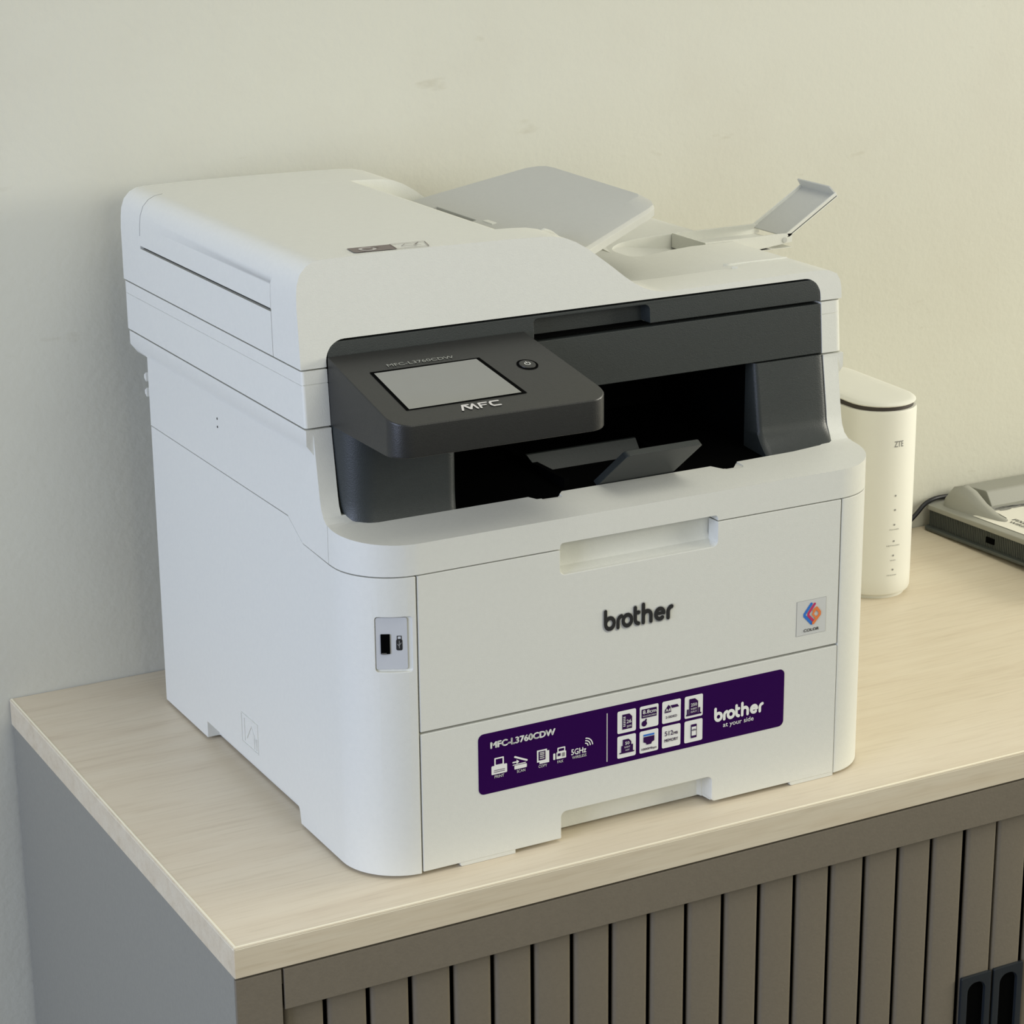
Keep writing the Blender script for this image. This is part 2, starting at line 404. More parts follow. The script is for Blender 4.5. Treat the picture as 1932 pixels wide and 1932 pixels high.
# lower housing: plan outline, open front bay, foot notch; below the seam
seam_low = [(-.01, ZT-g2), (.0486, .2083), (.0905, .2103), (.1137, .2232), (.45, .2232), (.45, -.01), (-.01, -.01)]
low = prism(plan(), 'z', -.001, .236)
usb_c = frame((.0233, .0045, .1615), (math.cos(math.radians(-24)), math.sin(math.radians(-24)), 0), (0, 0, 1))
a_usb = math.radians(-27)
cu, su = math.cos(a_usb), math.sin(a_usb)
def usbbox(u0, u1, v0, v1, d0, d1, r=.002):
    """box in the port frame: u along the slanted plate, v up, d = depth inward"""
    bm = bmesh.new(); P = rrect(u0, v0, u1, v1, r, 4)
    o0 = Vector((.0235, .0046, .1625)); U = Vector((cu, su, 0)); N = Vector((-su, cu, 0))
    A = [bm.verts.new(o0+U*p[0]+Vector((0, 0, p[1]))+N*d0) for p in P]; B = [bm.verts.new(o0+U*p[0]+Vector((0, 0, p[1]))+N*d1) for p in P]
    bm.faces.new(A); bm.faces.new(B[::-1])
    for i in range(len(P)):
        j = (i+1) % len(P); bm.faces.new([A[j], A[i], B[i], B[j]])
    bmesh.ops.recalc_face_normals(bm, faces=bm.faces[:])
    return bm
low_o = part('lower_housing', low, WHITE, bev=.0007, seg=2, ang=30,
    cuts=[box(XA, XB, -.02, .016, -.01, ZT+.05),
          prism([(-.02, ZT-g2), (.0486, ZT-g2), (.0905, .2100), (.1137, .2228), (.5, .2228), (.5, .3), (-.02, .3)], 'x', -.02, .45),
          prism(rounded([(.110, -.01), (.288, -.01), (.288, .0122), (.114, .0122)], [0, 0, .0006, .006]), 'x', -.01, .010),
          prism(rounded([(.110, -.01), (.288, -.01), (.288, .0122), (.114, .0122)], [0, 0, .0006, .006]), 'x', .40, .42),
          usbbox(-.0113, .0125, -.0192, .0185, -.02, .0032, .002)])
part('usb_port_plate', usbbox(-.0111, .0095, -.0178, .0178, .0020, .0034, .0015), PORTW, low_o, bev=.0003)
part('usb_socket', usbbox(-.0078, -.0018, -.0068, .0066, .0012, .0021, .0003), BLACK, low_o, smooth=0)
part('usb_socket_shell', usbbox(-.0074, -.0040, -.0070, -.0060, .0008, .0013, .0001), METAL, low_o, smooth=0)
uF = frame(Vector((.0235, .0046, .1625))+Vector((-su, cu, 0))*.0020, (cu, su, 0), (0, 0, 1))
usbic = [rrect(.0022, -.0046, .0062, .0030, .0010, 3)]+stroke(rect(.0029, .0030, .0055, .0052), .0005, True)
pflat('usb_symbol', usbic, INK, low_o, uF)
pflat('usb_symbol', stroke([(.0042, -.0030), (.0042, .0020)], .0004)+stroke([(.0042, -.001), (.0054, .0006)], .0004)+stroke([(.0042, -.0018), (.0031, -.0003)], .0004), INKG, low_o, uF, .00035)
# side emblem (raised outline) and tiny holes
sF = frame((0, 0, 0), (0, -1, 0), (0, 0, 1))    # left side, u = -y
def raised(name, polys, m, parent, F, h):
    bm = bmesh.new()
    for i, P in enumerate(polys):
        vs = [bm.verts.new((p[0], p[1], 0)) for p in P]; vt = [bm.verts.new((p[0], p[1], h+i*2e-6)) for p in P]
        bm.faces.new(vt); 
        for i in range(len(P)):
            j = (i+1) % len(P); bm.faces.new([vs[i], vs[j], vt[j], vt[i]])
    bmesh.ops.recalc_face_normals(bm, faces=bm.faces[:])
    me = tomesh(bm, name); me.transform(F); me.materials.append(m)
    o = bpy.data.objects.new(name, me); COL.objects.link(o); o.parent = parent
    if parent is pr: o.location = PZ
    return o
em = stroke(rect(-.2155, .0235, -.1850, .0460), .0007, True)+stroke([(-.210, .026), (-.210, .043)], .0007)+stroke([(-.206, .029), (-.197, .041), (-.188, .030)], .0006)+stroke([(-.192, .0255), (-.192, .036)], .0006)+stroke([(-.188, .0255), (-.188, .034)], .0006)
raised('embossed_mark', em, WHITE, low_o, sF, .0006)
# front cover
hx0, hx1, hz0, hz1 = .1445, .2680, .1900, .2122
fc_pts = rounded([(XA+.0010, ZM+.0008), (XB-.0009, ZM+.0008), (XB-.0009, ZT-g2), (hx1, ZT-g2), (hx1, hz0), (hx0, hz0), (hx0, ZT-g2), (XA+.0010, ZT-g2)],
                 [0, 0, 0, 0, .004, .004, 0, 0])
fc = part('front_cover', prism(fc_pts, 'y', 0, .012), WHITE, bev=.0006)
# handle recess shell behind the notch (curved scoop)
bm = bmesh.new()
prof = [(.0118, .2135), (.0118, .2085), (.0126, .203), (.0128, .197), (.0110, .1925), (.0065, .1903), (.0015, .1898), (.0015, .188), (.0145, .188), (.0145, .2135)]
prism(prof, 'x', hx0-.003, hx1+.003, bm)
part('handle_recess', bm, WHITE, fc, bev=.0003)
fF = frame((0, 0, 0), (1, 0, 0), (0, 0, 1))     # front plane, normal -y
pflat('brand_lettering_plate', brother(.1775, .2331, .1453, .0094, .44), mat('lettering_rim', (0.42, 0.42, 0.41), 0.4), fc, fF, .0002)
raised('brand_lettering', brother(.1778, .2327, .1456, .0092, .30), INK, fc, fF, .0006)
pflat('clear_sticker', [rect(.3352, .1112, .3606, .1373)], mat('sticker_edge', (0.40, 0.40, 0.38), 0.4), fc, fF, .0001)
pflat('clear_sticker', [rect(.33545, .11145, .36035, .13705)], STICK, fc, fF, .0002)
cx, cz = .3482, .1258
def lg(pts): return [(cx+p[0], cz+p[1]) for p in pts]
pflat('sticker_logo', stroke(lg([(-.0006, .0082), (-.0062, .0012), (-.0062, .0), (.0000, -.0066)]), .0021), BLUE, fc, fF, .0004)
pflat('sticker_logo', stroke(lg([(.0022, .0078), (-.0030, .0014), (-.0030, -.0002), (.0008, -.0042)]), .0019), MAGENTA, fc, fF, .00055)
pflat('sticker_logo', stroke(lg([(.0015, .0028), (.0038, .0046), (.0066, .0010), (.0066, -.0006), (.0012, -.0064)]), .0021)+stroke(lg([(.0026, .0030), (.0006, .0004), (.0030, -.0024)]), .0015), ORANGE, fc, fF, .0007)
pflat('sticker_text', fit_text('COLOR', .3415, .3547, .1137, .0021, .015), INK, fc, fF, .0004)
# paper tray
nx0, nx1 = .1447, .2665
pt = rounded([(XA+.0010, .0000), (nx0, .0), (nx0, .0195), (nx1, .0195), (nx1, .0), (XB-.0004, .0), (XB-.0004, ZM-.0008), (XA+.0010, ZM-.0008)],
             [0, 0, .004, .004, .003, 0, 0, 0])
tray = part('paper_tray', prism(pt, 'y', 0, .014), WHITE, bev=.0006)
bm = box(nx0-.002, nx1-.008, .0190, .0205, -.0012, .0215)
part('tray_recess_wall', bm, WHITE, tray)
part('tray_recess_wall', prism(arc2(nx1-.009, .0115, .0080, 90, 5, 8)+[(nx1, .012), (nx1+.001, .003), (nx1+.004, .003), (nx1+.004, .022), (nx1-.009, .022)], 'z', .0, .0200), WHITE, tray)
part('tray_recess_roof', box(nx0-.002, nx1+.002, .0005, .0205, .0197, .0212), WHITE, tray)
for a, b in ((.0672, .1093), (.3338, .3716)):
    part('tray_foot', prism(rounded([(a, -.0029), (b, -.0029), (b, .001), (a, .001)], [.002, .0005, 0, 0]), 'y', .0004, .0145), WHITE, tray, bev=.0003)
part('rubber_foot', prism(arc2(.03, .33, .009, 0, 345, 15), 'z', -.0030, -.0009), BLACK)
part('rubber_foot', prism(arc2(.38, .33, .009, 0, 345, 15), 'z', -.0030, -.0009), BLACK)
part('rubber_foot', prism(arc2(.02, .06, .009, 0, 345, 15), 'z', -.0030, -.0009), BLACK)
part('rubber_foot', prism(arc2(.392, .06, .009, 0, 345, 15), 'z', -.0030, -.0009), BLACK)

# ---- purple product label with its print
lx0, lx1, lz0, lz1 = .0816, .3262, .0458, .0892
lab = part('product_label', prism(rrect(lx0, lz0, lx1, lz1, .0042, 6), 'y', -.0002, .0), PURPLE, smooth=0)
tag(lab, 'purple product label')
LB = lambda name, P, m, lift=.0004: flat(name, P, m, lab, fF, lift)
LB('label_text', fit_text('MFC-L3760CDW', .0905, .1401, .0780, .0046, .045), LABW)
def uz(px, py):  # label pixel helper in crop frame (890..1160, 1340..1510 at 7.156x) -> not used
    return px, py
# printer icon
ic = []
ic += [rrect(.0912, .0587, .1030, .0650, .0006, 3)]+stroke(rect(.0939, .0650, .1001, .0700), .0010, True)
LB('print_icon', ic, LABW)
LB('print_icon_detail', [rect(.0930, .0602, .1012, .0606), rect(.0930, .0614, .1012, .0618)], PURP2, .0006)
LB('scan_icon', [rounded([(.1085, .0590), (.1180, .0590), (.1180, .0618), (.1085, .0618)], .0005, 2)]+stroke([(.1090, .0681), (.1180, .0640)], .0013)
   + stroke([(.1075, .0643), (.1115, .0643)], .0010)+[[(.1102, .0660), (.1122, .0643), (.1102, .0626)]]+stroke([(.1075, .0624), (.1170, .0626)], .0006), LABW)
LB('copy_icon', [rect(.1258, .0603, .1335, .0690)]+[rect(.1277, .0589, .1352, .0676)], LABW)
LB('copy_icon_detail', [rect(.1270, .0616, .1322, .0680)], PURP2, .0006)
LB('copy_icon_lines', [rect(.1278, z, .1313, z+.0007) for z in (.0627, .0641, .0655, .0667)], PALE, .0008)
LB('fax_icon', [rounded([(.1408, .0595), (.1483, .0595), (.1483, .0645), (.1408, .0645)], .0004, 2), rounded([(.1383, .0595), (.1399, .0595), (.1399, .0642), (.1383, .0642)], .0005, 2)]
   + stroke(rect(.1420, .0645, .1472, .0673), .0009, True), LABW)
LB('fax_icon_detail', [rect(.1417, .0616, .1439, .0636)], PURP2, .0006)
LB('fax_icon_keys', [rect(.1452, .0608, .1472, .0636)], INKG, .0006)
LB('wireless_text', fit_text('5GHz', .1522, .1640, .0601, .0042, .025), LABW)
wf = []
for r_ in (.0022, .0040, .0058): wf += stroke(arc2(.1632, .0644, r_, 5, 85, 8), .0008)
LB('wireless_icon', wf, LABW)
def cap(s, xc, z, h, w_): return fit_text(s, xc-w_/2, xc+w_/2, z-.0003, h+.0003, .012)
LB('label_captions', cap('PRINT', .0970, .0563, .0017, .0072)+cap('SCAN', .1135, .0566, .0017, .0064)+cap('COPY', .1302, .0565, .0017, .0066)
   + cap('FAX', .1437, .0568, .0017, .0046)+cap('WIRELESS', .1585, .0574, .0017, .0112), PALE)
LB('label_divider', [rect(.1801, .0492, .1808, .0849)], PALE)
tiles = []
TX = [(.1886, .2034), (.2064, .2215), (.2245, .2396), (.2428, .2577)]
TZ = [(.0678, .0842), (.0495, .0658)]
for j, (z0, z1) in enumerate(TZ):
    for i, (x0, x1) in enumerate(TX): tiles.append(rrect(x0, z0, x1, z1, .0012, 4))
for q in tiles: LB('label_tile', [q], LABW)
def tl(i, j): return TX[i][0], TZ[j][0]
dk = []; lt = []
x, z = tl(0, 0); dk += [[(x+.0038, z+.0026), (x+.0116, z+.0026), (x+.0116, z+.0112), (x+.0094, z+.0136), (x+.0038, z+.0136)]]
lt += fit_text('26', x+.0070, x+.0108, z+.0068, .0026, .01)+fit_text('ppm', x+.0074, x+.0108, z+.0040, .0012)+[rect(x+.0044, z+.0048+.0013*q, x+.0062, z+.0054+.0013*q) for q in range(6)]
x, z = tl(1, 0); dk += [rrect(x+.0014, z+.0076, x+.0136, z+.0142, .0004, 2)]+[arc2(x+.0036, z+.0036, .0022, 0, 340, 12)]+stroke([(x+.0040, z+.0040), (x+.0050, z+.0062)], .0014)
lt += fit_text('8.8cm', x+.0022, x+.0130, z+.0108, .0027, .015)+fit_text('TOUCHSCREEN', x+.0020, x+.0130, z+.0086, .0010)
x, z = tl(2, 0); dk += [[(x+.0018, z+.0078), (x+.0072, z+.0078), (x+.0066, z+.0118), (x+.0050, z+.0136), (x+.0022, z+.0100)]]+[[(x+.0066, z+.0128), (x+.0078, z+.0106), (x+.0136, z+.0108), (x+.0122, z+.0128)]]
dk += fit_text('2-SIDED', x+.0028, x+.0120, z+.0036, .0017, .005)
lt += fit_text('A4', x+.0024, x+.0064, z+.0086, .0024, .01)
x, z = tl(3, 0); dk += [[(x+.0036, z+.0030), (x+.0108, z+.0030), (x+.0108, z+.0118), (x+.0082, z+.0142), (x+.0036, z+.0142)]]+[rect(x+.0012, z+.0018, x+.0136, z+.0030), rect(x+.0018, z+.0030, x+.0032, z+.0068), rect(x+.0112, z+.0030, x+.0126, z+.0068)]
lt += fit_text('250', x+.0048, x+.0098, z+.0086, .0022, .01)+fit_text('SHEET', x+.0048, x+.0098, z+.0060, .0013)+fit_text('INPUT', x+.0048, x+.0098, z+.0038, .0013)
x, z = tl(0, 1); dk += [[(x+.0042, z+.0090), (x+.0042, z+.0134), (x+.0088, z+.0134), (x+.0110, z+.0112), (x+.0110, z+.0090), (x+.0124, z+.0090), (x+.0124, z+.0040), (x+.0030, z+.0040), (x+.0030, z+.0090)]]+[rect(x+.0016, z+.0032, x+.0134, z+.0041)]
lt += fit_text('50', x+.0060, x+.0094, z+.0094, .0022, .01)+fit_text('SHEET', x+.0054, x+.0100, z+.0070, .0012)+fit_text('ADF', x+.0062, x+.0094, z+.0048, .0012)
x, z = tl(1, 1); dk += [[(x+.0030, z+.0118), (x+.0030, z+.0080), (x+.0050, z+.0072), (x+.0056, z+.0058), (x+.0092, z+.0058), (x+.0098, z+.0072), (x+.0118, z+.0080), (x+.0118, z+.0118)]]
dk += fit_text('1000Mbps', x+.0016, x+.0136, z+.0020, .0016, .005)
LB('label_tile_bar', [rect(x+.0030, z+.0122, x+.0118, z+.0136)], BLUE, .0006)
x, z = tl(2, 1); dk += fit_text('512', x+.0022, x+.0090, z+.0090, .0034, .012)+fit_text('MB', x+.0094, x+.0128, z+.0090, .0020, .01)+fit_text('MEMORY', x+.0020, x+.0130, z+.0044, .0022, .01)
x, z = tl(3, 1); dk += [rrect(x+.0052, z+.0030, x+.0100, z+.0132, .0005, 2)]
lt += [rect(x+.0058, z+.0048, x+.0094, z+.0114)]
LB('label_tile_symbols', dk, PURP2, .0006)
LB('label_tile_lettering', lt, LABW, .0008)
x, z = tl(3, 1); LB('label_phone_wave', stroke(arc2(x+.0076, z+.0078, .0011, 30, 150, 5), .0004)+stroke(arc2(x+.0076, z+.0074, .0022, 40, 140, 5), .0004), PURP2, .001)
LB('label_brand', brother(.2675, .3090, .0612, .0064, .36), LABW)
LB('label_brand', fit_text('at your side', .2748, .3005, .0553, .0034, .006), LABW)

# ---- upper housing: front band, shelf and neck
side = [(-.002, ZT), (.0486, ZT), (.0905, .2106), (.1137, .2236), (D+.01, .2236), (D+.01, .2938), (.0665, .2938), (.0637, .2770), (.0610, .2600), (.0594, .2500), (.0578, .2430),
        (.0545, .2372), (.0500, .2342), (.0440, .2330), (.0015, .2292), (-.002, .2290)]
up = prism(side, 'x', -.01, W+.01)
up = bake(tomesh(up), [('bool', 'INTERSECT', prism(plan(), 'z', .19, .31))])
ofl = prism([(-.005, .2938), (-.005, .2835), (0.0002, .2765), (.05, .2765), (.05, .2750), (W-.05, .2750), (W-.05, .2765), (W-.0002, .2765), (W+.005, .2835), (W+.005, .2938)], 'y', .0660, D+.016)
edge_in = [(.0128, .2), (.0128, .0600), (.0200, .0480), (.0330, .0425), (.1440, .0425), (.1475, .0368), (.1630, .0358), (.1700, .0428),
           (.2890, .0425), (.2945, .0345), (.3030, .0345), (.3105, .0428), (.3600, .0440), (.3850, .0465), (.3960, .0520), (.3995, .0600), (.3995, .2)]
op_cut = prism(edge_in, 'z', .2335, .2990)
op_cut2 = prism(edge_in, 'z', .2275, .2340)
op3 = box(.0128, .3992, .030, .2, .2375, .2990)
band_notch = prism(rounded([(hx0, .20), (hx1, .20), (hx1, hz1), (hx0, hz1)], [0, 0, .0025, .0025]), 'y', -.01, .0118)
uh = part('upper_housing', up, WHITE, bev=.0008, seg=2, ang=28, adds=[ofl],
          cuts=[op_cut, op_cut2, op3, band_notch, box(-.001, .0006, .0484, .0490, ZT-.002, .2355), box(W-.0006, W+.001, .0484, .0490, ZT-.002, .2355),
                prism(rrect(.1510, .0330, .1660, .0480, .003, 4), 'z', .2318, .2390), prism(rrect(.2955, .0310, .3110, .0480, .005, 5), 'z', .2318, .2390)])
for z_ in (.2600, .2480): part('side_rib', prism([(D-.002, z_-.003), (D+.0018, z_-.001), (D+.0018, z_+.0015), (D-.002, z_+.004)], 'x', -.0005, .004), WHITE, uh)
for z_ in (.2616, .2556):
    part('pin_hole', prism(arc2(.2360, z_, .0009, 0, 330, 11), 'x', -.0002, .0008), INK, uh, smooth=0)
# black output well
well = bmesh.new()
box(.0135, .3985, .190, .194, .226, .2945, well); box(.0865, .0915, .075, .19, .226, .2945, well); box(.3405, .3450, .0785, .19, .226, .2945, well)
box(.0865, .3450, .0860, .19, .2915, .2945, well)
part('output_well', well, BLACK, smooth=0)
ow = bmesh.new()
bmv = [(.0135, .0440, .2295), (.3985, .0440, .2295), (.3985, .189, .2400), (.0135, .189, .2400)]
loft([[(x, y, z-.003) for x, y, z in bmv], [(x, y, z) for x, y, z in bmv]], ow)
box(.1480, .1665, .0368, .0445, .2282, .2292, ow); box(.2955, .3055, .0352, .0445, .2282, .2292, ow)
otray = part('output_tray', ow, BLACK, bev=.0004)
part('tray_track', box(.176, .180, .050, .185, .2320, .2390), BLACK, otray)
part('tray_track', box(.268, .272, .050, .185, .2320, .2390), BLACK, otray)
bm = loft([[(.1790, .0900, .2330), (.2620, .0900, .2330), (.2620, .0985, .2440), (.1735, .0985, .2440)],
           [(.1790, .0925, .2330), (.2620, .0925, .2330), (.2620, .1010, .2440), (.1735, .1010, .2440)]])
part('tray_ramp', bm, DARK, otray, bev=.0004)
# paper stop flap
def stopper():
    b0 = Vector((.1990, .0455, .2312)); tdir = Vector((0, .0072-.0455, .2618-.2312)); n = Vector((0, .62, .78))
    ln = tdir.length; t = tdir.normalized(); P = rounded([(0, 0), (.0600, 0), (.0610, ln), (.0015, ln)], [.0005, .0005, .003, .003], 4)
    A = [b0+Vector((p[0], 0, 0))+t*p[1] for p in P]; B = [a+Vector((0, .0050, .0025)) for a in A]
    return loft([[tuple(a) for a in A], [tuple(b) for b in B]])
part('paper_stop_flap', stopper(), DARK, bev=.0006)
# dark side columns of the bay
lc = arc2(.0350, .0655, .0215, 180, 270, 12)+arc2(.0850, .0520, .0080, 270, 360, 8)+[(.0930, .078), (.0138, .078)]
def flare(v, z0=.2320, z1=.2475, k=.0045):
    t = max(0.0, (z1-v.z)/(z1-z0))**2
    if v.y > .075: return v
    if v.x > .06: return Vector((v.x, v.y-k*t*.3, v.z))
    return Vector((v.x+(-.0008*t if v.x < .02 else 0), v.y-k*.35*t, v.z))
zs = [.2300, .2320, .2350, .2380, .2410, .2440, .2475, .2600, .2945]
rings = [[tuple(flare(Vector((p[0], p[1], z)))) for p in lc] for z in zs]
part('left_column', loft(rings), DARK, bev=0)
rc_ = [(.3405, .078), (.3405, .0700), (.3425, .0675), (.3450, .0668), (.3850, .0662), (.3920, .0660), (.3955, .0661), (.3978, .0665), (.3990, .0674), (.3990, .078)]
def rfl(p, z):
    t = max(0.0, min(1.0, (.2500-z)/(.2500-.2320)))**1.8
    b = .0072*min(1, max(0, (.2943-z)/.0443))
    if p[1] > .075: return (p[0]+(.0008*t if p[0] > .39 else 0), p[1], z)
    p = (p[0], p[1]-b)
    return (p[0]+(.0022*t if p[0] > .39 else (-.001*t if p[0] < .343 else 0)), p[1]-.0140*t+(.006*t*((p[0]-.388)/.011)**2 if p[0] > .388 else 0), z)
rings = [[rfl(p, z) for p in rc_] for z in [.2300, .2320, .2335, .2350, .2375, .2400, .2430, .2460, .2500, .2600, .2770, .2850, .2943]]
part('right_column', loft(rings), DARK, bev=0)

# ---- scanner unit (white frame and charcoal front)
SX0, SX1, SYF, SYB = -.0052, W+.0052, .0668, .4075
su_plan = rounded([(SX0, SYF), (SX1, SYF), (SX1, SYB), (SX0, SYB)], [.0022, .0060, .006, .008], 5)
def gro(z, t=.0006, d=.0006):
    b = bmesh.new()
    P1 = rounded([(SX0-.01, SYF-.01), (SX1+.01, SYF-.01), (SX1+.01, SYB+.01), (SX0-.01, SYB+.01)], 0)
    return b
sc = part('scanner_unit', prism(su_plan, 'z', .2950, .3318), WHITE, bev=.0007, ang=30, fn=lean,
          cuts=[box(.0128, .3990, .05, .085, .29, .34), box(-.01, SX0+.0005, 0, .5, .3226, .3232), box(SX0-.005, .0128, 0, SYF+.0005, .3226, .3232), box(.3990, SX1+.005, 0, SYF+.0005, .3226, .3232)])
part('front_panel', prism(rrect(.0138, .2953, .3980, .3308, .0006, 2), 'y', SYF+.0004, .0845), DARK, bev=.0005, fn=lean)
# ---- document feeder and lid
Z0 = .3328
PF = [(SX0, Z0), (SX0, .3720), (-.0048, .3800), (-.0040, .3868), (-.0015, .3935), (.0030, .3982), (.0080, .4006), (.0140, .4014), (.05, .4020), (.10, .4018), (.15, .4010), (.1720, .4004),
      (.1830, .3996), (.1920, .3978), (.2000, .3944), (.2088, .3892), (.2255, .3766), (.2381, .3666), (.2450, .3617), (.2510, .3584), (.2570, .3559), (.2637, .3543), (.2710, .3536), (.2895, .3535), (.3335, .3540), (.3980, .3546),
      (.4070, .3538), (.4135, .3508), (.4162, .3462), (SX1, .3405), (SX1, Z0)]
PM = PF[:11]+[(.1575, .4010), (.1620, .3985), (.1750, .3945), (.1930, .3872), (.1975, .3848), (.1985, .3800), (.1985, Z0)]
PR = [p if p[0] < .15 else (p[0]+.003, p[1]) if p[0] < .30 else p for p in PF]
PG = [(.1600, .3700), (.1600, .3976), (.1650, .3986), (.1800, .3985), (.1880, .3975), (.1950, .3950), (.2000, .3915), (.2050, .3860), (.2050, .3700)]
stack = [(.1900, Z0), (.1900, .3395), (.2300, .3400), (.2600, .3420), (.2900, .3455), (.3200, .3498), (.3500, .3530), (.3700, .3541), (.4070, .3538), (.4135, .3508), (.4162, .3462), (SX1, .3405), (SX1, Z0)]
slot = []
for (z0, z1, y0, y1, d) in ((.3624, .3646, .1148, .3625, .008), (Z0-.001, .3640, .1138, .1148, .0010), (.3640, .3815, .1140, .1146, .0006)):
    slot.append(box(SX0-.01, SX0+d, y0, y1, z0, z1))
fd = part('feeder_cover', prism(PF, 'y', .0672, .1110), WHITE, bev=.0020, seg=3, ang=50, fn=lean,
          adds=[prism(PM, 'y', .1105, .3460), prism(PR, 'y', .3455, .4040), prism(PG, 'y', .1100, .1175)],
          cuts=[prism(rounded([(.0128, Z0-.02), (.3990, Z0-.02), (.3990, .3498), (.0128, .3498)], [0, 0, .0135, .0135], 8), 'y', .05, .0850)]+slot)
part('slot_shade_strip', box(SX0+.0026, SX0+.0075, .1152, .3620, .3622, .3648), INK, fd, smooth=0)  # black strip inside the slot, standing in for its shade
# raised jam-cover line on the upper left corner: thin groove following the cover section at the rear end of the jam cover
grv = []
for a, b in zip(PF[1:9], PF[2:10]):
    pass
part('jam_cover_joint', prism([(p[0]-.00012 if i < 5 else p[0], p[1]+(.00012 if i > 3 else 0)) for i, p in enumerate(PF[1:8])]+[(p[0]+.001, p[1]-.001) for p in PF[1:8]][::-1], 'y', .3622, .3628),
     mat('joint_shadow_gap', (0.25, 0.25, 0.24), 0.7), fd, smooth=0)
pocket = prism(rounded([(.3215, .1975), (.46, .1975), (.46, .2470), (.3215, .2470)], [.012, 0, 0, .022], 8), 'z', .3420, .37)
st = part('lid', prism(stack, 'y', .1108, .4060), GREYW if False else WHITE, bev=.0008, ang=50, cuts=[pocket, box(.3790, .43, .1975, .2470, .3432, .37)])
part('lid_step', prism([(.3520, .1262), (.3560, .1235), (.4060, .1235), (.4060, .1246), (.3580, .1252)], 'z', .3530, .3549), WHITE, st, bev=.0002)
part('lid_catch', prism([(.3490, .1105), (.3530, .1085), (.3545, .1115), (.3515, .1140)], 'z', .3535, .3560), WHITE, st, bev=.0003)
# inner floor of pocket, slanted
part('pocket_ramp', loft([[(.3170, .2500, .3515), (.3790, .2500, .3432), (.3790, .194, .3420), (.3170, .194, .3465)], [(.3170, .2500, .3400), (.3790, .2500, .3400), (.3790, .194, .3400), (.3170, .194, .3400)]]), WHITE, st)
# charcoal trim below feeder with grip slot
trim = rounded([(.0141, Z0+.0003), (.3977, Z0+.0003), (.3977, .3484), (.0141, .3484)], [0, 0, .0125, .0125], 8)
tr = part('lid_trim', prism(trim, 'y', SYF+.0004, .0830), DARK, bev=.0005, fn=lean,
          cuts=[prism(rounded([(.1650, .3200), (.2560, .3200), (.2560, .3462), (.1650, .3462)], [0, 0, .0040, .0030], 5), 'y', .05, .0800)])
part('grip_slot', box(.1650, .2560, .0790, .0800, .3330, .3460), DARK, tr, fn=lean)
part('grip_slot_floor', box(.1650, .2560, .0690, .0800, .3326, .3331), BLACK, tr, fn=lean)
# ---- input tray
def tz(x): return .384+.2*(x-.2)
outer = [(.2000, .1190), (.2110, .1180), (.2155, .0960), (.2860, .1320), (.2955, .1365), (.3030, .1420), (.3075, .1520), (.3080, .2960), (.3070, .3060), (.3030, .3140), (.2950, .3190), (.2000, .3290)]
inner = [(.2003, .1200), (.2112, .1230), (.2195, .1289), (.2850, .1520), (.2930, .1550), (.3000, .1590), (.3030, .1650), (.3068, .2960), (.3060, .3050), (.3020, .3125), (.2940, .3175), (.2003, .3282)]
bm = bmesh.new()
rings = [[(p[0], p[1], tz(p[0])-.0125) for p in outer], [(p[0], p[1], tz(p[0])-.0070) for p in outer], [(p[0]*.92+q[0]*.08, p[1]*.92+q[1]*.08, tz(p[0])-.0046) for p, q in zip(outer, inner)], [(q[0], q[1], tz(q[0])) for q in inner]]
loft(rings, bm)
it = part('input_tray', bm, GREYW, bev=.0004, ang=20, cuts=[box(.19, .2045, .228, .292, .37, .40)])
part('tray_hinge', box(.2050, .2100, .205, .220, .3700, .3860), WHITE, it, bev=.0006)
part('feed_gap_roller', prism(arc2(.262-.058, .3780, .0035, 0, 330, 11), 'y', .232, .288), INKG, it)
gd = part('paper_guide', prism([(.1985, .3840), (.1985, .3955), (.2010, .3965), (.2060, .3945), (.2120, .3900), (.2150, .3870), (.2150, .3840)], 'y', .1190, .1215), WHITE, it, bev=.0003)
# ---- output extension arm with raised end flap
ea = part('extension_arm', box(.3835, .4630, .1985, .2460, .3435, .3548), WHITE, bev=.0006,
          cuts=[box(.3852, .47, .2012, .2435, .3475, .36),
                prism([(.425, .3440), (.47, .3440), (.47, .3485)], 'y', .19, .26)])
part('hinge_pin', prism(arc2(.4560, .3500, .0022, 0, 330, 11), 'y', .1979, .1987), GREYW, ea, bev=.0002)
a31 = math.radians(31.5); t = Vector((math.cos(a31), 0, math.sin(a31))); n = Vector((-math.sin(a31), 0, math.cos(a31)))
def armflap(ya, yb, l0, l1, h0, h1, bm=None):
    b0 = Vector((.4585, 0, .3520)); P = [(l0, h0), (l1, h0), (l1, h1), (l0, h1)]
    pts = [b0+t*p[0]+n*p[1] for p in P]
    return prism([(p.x, p.z) for p in pts], 'y', ya, yb, bm)
af = part('extension_flap', armflap(.1985, .2455, 0, .0535, -.0006, .0006), GREYW, ea, bev=.0003)
# side ribs and end lip joined to the flap
fb = armflap(.1985, .1998, .001, .0540, -.0012, .0028)
part('flap_rib', fb, WHITE, ea, bev=.0003)
part('flap_rib', armflap(.2443, .2456, .001, .0535, -.0012, .0028), WHITE, ea, bev=.0003)
lipb = []
b0 = Vector((.4585, 0, .3520)); c0 = b0+t*.0535
lip = prism(rounded([(.1985, 0), (.2456, 0), (.2456, .0080), (.2030, .0080)], [.0002, .0002, .0004, .002], 3), 'x', -.0006, .0006)
xfm = Matrix(((t.x, 0, n.x, c0.x), (0, 1, 0, 0), (t.z, 0, n.z, c0.z), (0, 0, 0, 1)))
part('flap_lip', lip, GREYW, ea, xf=xfm, bev=.0002)
